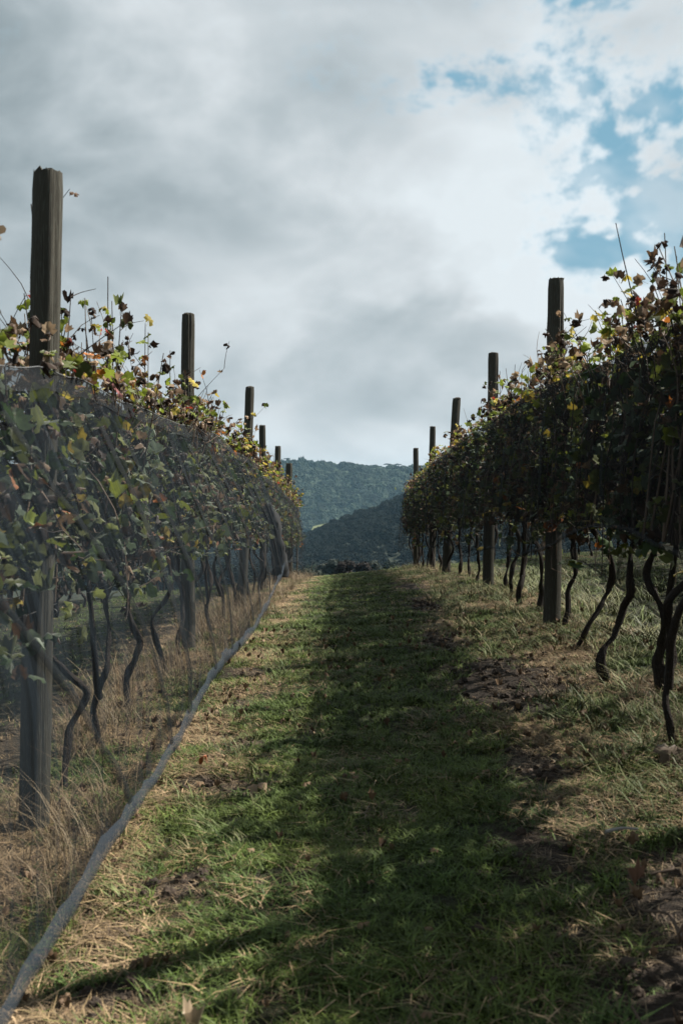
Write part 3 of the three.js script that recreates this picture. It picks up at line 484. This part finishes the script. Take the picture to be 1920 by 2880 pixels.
{
  const r = rng(2024), green = [], straw = [], weed = [], tall = [], litter = [], side = [], R = (a, b) => a + (b - a) * r();
  const spot = (n, x0, x1, d0, d1, f) => { for (let i = 0; i < n; i++) f(R(x0, x1), R(d0, d1)); };
  const plant = (x, d) => {
    if (noise(x * 6.5, d * 5.2, 70) > 0.26 && r() < 0.8) return;
    const q = dry(x, d), b = bare(x, d), u = r(), k = R(0.45, 1.9), vx = 0.5 + 0.5 * noise(x * 2.3, d * 2.3, 30);
    if (r() < b * 1.15) { if (r() < 0.25) straw.push({ x, d, a: R(0, 6.3), s: R(0.5, 0.9), h: 0.5, c: lin(0.16 * k, 0.12 * k, 0.08 * k) }); return; }
    if (u < q * 0.95) straw.push({ x, d, a: R(0, 6.3), s: R(0.7, 1.25), h: R(0.5, 1), c: lin(0.36 * k, 0.255 * k, 0.155 * k).lerp(lin(0.13 * k, 0.10 * k, 0.05), r() * 0.6) });
    else green.push({ x, d, a: R(0, 6.3), s: R(0.65, 1.2) * (0.7 + 0.55 * noise(x * 7, d * 7, 80) + 0.35 * vx), h: R(0.55, 1.05), c: lin(lerp(0.058, 0.115, vx) * k, lerp(0.108, 0.145, vx) * k, lerp(0.022, 0.034, r()) * k) });
  };
  spot(30000, -1.5, 1.9, 1.6, 5, plant); spot(27000, -1.6, 2.0, 5, 10, plant); spot(34000, -1.7, 2.1, 10, 29, plant);
  spot(9000, -5, -1.5, 4, 28, plant); spot(13000, 1.9, 5.5, 4, 28, plant); spot(4000, -5, 6, 27, 34, plant);
  const gG = [tuft(1, 10, 0.025, 0.075, 0.0052, 0.032, 1.3), tuft(2, 10, 0.03, 0.085, 0.0056, 0.036, 1.6), tuft(3, 9, 0.02, 0.06, 0.0064, 0.03, 0.8)], gS = [tuft(11, 11, 0.02, 0.06, 0.0050, 0.035, 1.6), tuft(12, 10, 0.02, 0.07, 0.0060, 0.04, 2.0)];
  scatter('green_grass', 'short mown green grass along the aisle', 'grass', gG, green);
  scatter('dry_grass', 'short dry straw coloured grass and thatch', 'grass', gS, straw);
  // coarse weeds under the right row and along the left hem
  const w = (x, d, s) => weed.push({ x, d, a: R(0, 6.3), s: s * R(0.5, 1.1), h: R(0.7, 1.1), c: lin(0.12, 0.155, 0.055).lerp(lin(0.27, 0.21, 0.12), r() * r()).multiplyScalar(R(0.6, 1.7)) });
  spot(900, 0.95, 2.3, 3.0, 12, (x, d) => { if (r() > bare(x, d) * 1.2 && noise(x * 1.6, d * 1.6, 44) > -0.22) w(x, d, 1); }); spot(420, 1.0, 2.4, 12, 25, (x, d) => w(x, d, 0.9));
  spot(420, -1.0, -0.35, 2.2, 12, (x, d) => { if (noise(x * 2.4, d * 2.4, 50) > 0.05) w(x, d, 0.75); }); spot(500, 2.0, 3.4, 5, 14, (x, d) => w(x, d, 1.1));
  scatter('weed_clumps', 'coarse broad bladed weeds under the vine rows', 'weeds', [tuft(21, 11, 0.05, 0.16, 0.009, 0.05, 1.2, 3), tuft(22, 9, 0.04, 0.13, 0.011, 0.05, 1.5, 3), tuft(23, 13, 0.06, 0.19, 0.008, 0.06, 1.1, 3)], weed);
  // tall rusty dry grass under the left row and at its far end
  const tl = (x, d, s) => tall.push({ x, d, a: R(0, 6.3), s: s * R(0.5, 1.1), h: R(0.5, 1.05), c: lin(0.25, 0.165, 0.10).lerp(lin(0.36, 0.29, 0.18), r()).multiplyScalar(R(0.5, 1.3)) });
  spot(560, -1.6, -0.82, 2.3, 12.5, (x, d) => { if (noise(x * 1.4, d * 0.9, 60) > -0.22) tl(x, d, 1); }); spot(260, -1.5, -0.72, 12.5, 25.8, (x, d) => tl(x, d, 0.9)); spot(45, -0.95, -0.68, 12, 24, (x, d) => tl(x, d, 0.75)); spot(140, 1.35, 2.0, 12, 25, (x, d) => tl(x, d, 0.6)); spot(24, 1.35, 1.55, 4.2, 4.9, (x, d) => tl(x, d, 0.6));
  scatter('tall_dry_grass', 'tall rusty dry grass standing under the vines', 'grass', [tuft(31, 16, 0.18, 0.50, 0.0030, 0.06, 0.9, 4), tuft(32, 14, 0.2, 0.6, 0.0032, 0.07, 1.2, 4), tuft(33, 18, 0.12, 0.4, 0.0028, 0.05, 0.7, 4)], tall);
  // leaf litter
  spot(1500, -1.3, 2.0, 1.7, 9, (x, d) => { if (r() < 0.2 + dry(x, d)) litter.push({ x, d, y: ground(x, d) + 0.018 + 0.02 * r(), a: R(0, 6.3), tx: R(-1.9, -1.2), tz: R(-0.5, 0.5), s: R(0.02, 0.045), c: lin(0.26, 0.17, 0.10).lerp(lin(0.10, 0.06, 0.035), r()) }); });
  scatter('leaf_litter', 'small dead brown leaves scattered in the grass', 'leaf litter', [LEAVES[3], LEAVES[4], LEAVES[5]], litter);
  // crumbs of dark earth
  const cl = []; const cg = crownBlob(3, 2, 1, 0.75);
  spot(5200, -1.0, 1.6, 1.7, 11, (x, d) => { const b = bare(x, d); if (r() < b * b * 0.9) cl.push({ x, d, a: R(0, 6), s: R(0.004, 0.022), c: lin(0.055, 0.040, 0.030).multiplyScalar(R(0.6, 1.4)) }); });
  const im = new THREE.InstancedMesh(cg, stdMat('earth_crumb', flat(1, 1, 1)), cl.length), m = new THREE.Matrix4(), q = new THREE.Quaternion();
  cl.forEach((t, i) => { q.setFromEuler(new THREE.Euler(t.a, t.a * 2, t.a * 3)); m.compose(V(t.x, ground(t.x, t.d) + t.s * 0.3, -t.d), q, V(t.s, t.s, t.s)); im.setMatrixAt(i, m); im.setColorAt(i, t.c); });
  tag(top(im, 'earth_clods'), 'crumbs and clods of dark bare earth', 'earth', null, 'stuff');
}

// ------------------------------------------------------------------ small single things
{
  const leaf = (x, d, s, k, c, label, rot) => { const m = new THREE.Mesh(LEAVES[k], leafMat('fallen_leaf_blade', c, 0.3)); m.scale.setScalar(s); m.rotation.set(...rot, 'YXZ'); m.position.set(x, ground(x, d) + 0.055, -d); tag(top(m, 'fallen_leaf'), label, 'leaf', 'single fallen leaves'); };
  leaf(-0.34, 4.15, 0.09, 3, lin(0.42, 0.30, 0.20), 'curled tan leaf lying in sunlit grass near the shade edge', [-1.5, 0.6, 0.1]);
  leaf(-0.345, 2.36, 0.055, 4, lin(0.50, 0.38, 0.25), 'small pale leaf in the grass near the bottom edge', [-1.5, 2.1, 0.2]);
  leaf(0.93, 2.62, 0.075, 5, lin(0.16, 0.10, 0.065), 'brown curled leaf on the bare earth at lower right', [-1.55, 1.1, 0.1]);
  leaf(0.86, 2.9, 0.06, 4, lin(0.24, 0.13, 0.08), 'reddish brown leaf on the bare earth beside the grass at lower right', [-1.6, 0.1, 0.3]);
  leaf(-0.63, 4.6, 0.05, 5, lin(0.36, 0.11, 0.03), 'tiny orange leaf beside the hem of the left netting', [-1.2, 0.3, 0.2]);
  leaf(1.34, 4.02, 0.13, 3, lin(0.20, 0.15, 0.11), 'pale crumpled leaf beside the nearest right trunk', [-0.9, 0.3, 0.2]);
  // white strip lying at the edge of the bare earth
  { const pts = [V(-0.055, 0.02, 0.012), V(0, 0.028, 0), V(0.06, 0.022, -0.01)], m = new THREE.Mesh(limb(pts, 0.0055, 0.004, 7, 10, 0.6, 2), stdMat('pale_stick', lin(0.42, 0.40, 0.37))); m.position.set(0.93, ground(0.93, 3.33) + 0.03, -3.33); tag(top(m, 'pale_stick'), 'short whitish stick lying beside the bare earth', 'stick'); }
  const tw = (x, d, l, a, label) => { const m = new THREE.Mesh(limb([V(-l / 2, 0.012, 0), V(-l * 0.1, 0.03, 0.03), V(l * 0.2, 0.02, -0.01), V(l / 2, 0.035, 0.02)], 0.006, 0.003, 6, 14, 0.4, x), stdMat('dead_twig', lin(0.13, 0.095, 0.07))); m.position.set(x, ground(x, d) + 0.012, -d); m.rotation.y = a; tag(top(m, 'fallen_twig'), label, 'twig', 'twigs lying on the earth'); };
  tw(0.86, 2.75, 0.22, 1.9, 'bent dead twig lying across the bare earth'); tw(1.0, 3.05, 0.14, 0.4, 'short dead twig on bare earth near the whitish stick'); tw(0.72, 2.25, 0.16, 2.4, 'small twig on the earth near the bottom edge');
  // pink ribbon tied into the left canopy
  { const pos = [], idx = [], N = 14; for (let i = 0; i <= N; i++) { const t = i / N, x = 0.055 * t - 0.02 * Math.sin(t * 5), y = -0.17 * t, w = 0.014 + 0.006 * Math.sin(t * 7); for (const q of [-1, 1]) pos.push(x + q * w, y + q * 0.004, 0.012 * Math.sin(t * 9 + q)); if (i) { const b = i * 2; idx.push(b - 2, b - 1, b + 1, b - 2, b + 1, b); } }
    const m = new THREE.Mesh(geo(pos, idx), leafMat('pink_tape', flat(0.50, 0.23, 0.23), 0.35)); const d = 4.75; m.scale.setScalar(0.62); m.position.set(-1.085, EYE + 268 / 2308 * d, -d); tag(top(m, 'ribbon'), 'faded pink ribbon tied among the leaves above the left netting', 'ribbon'); }
}

renderer.render(scene, camera);
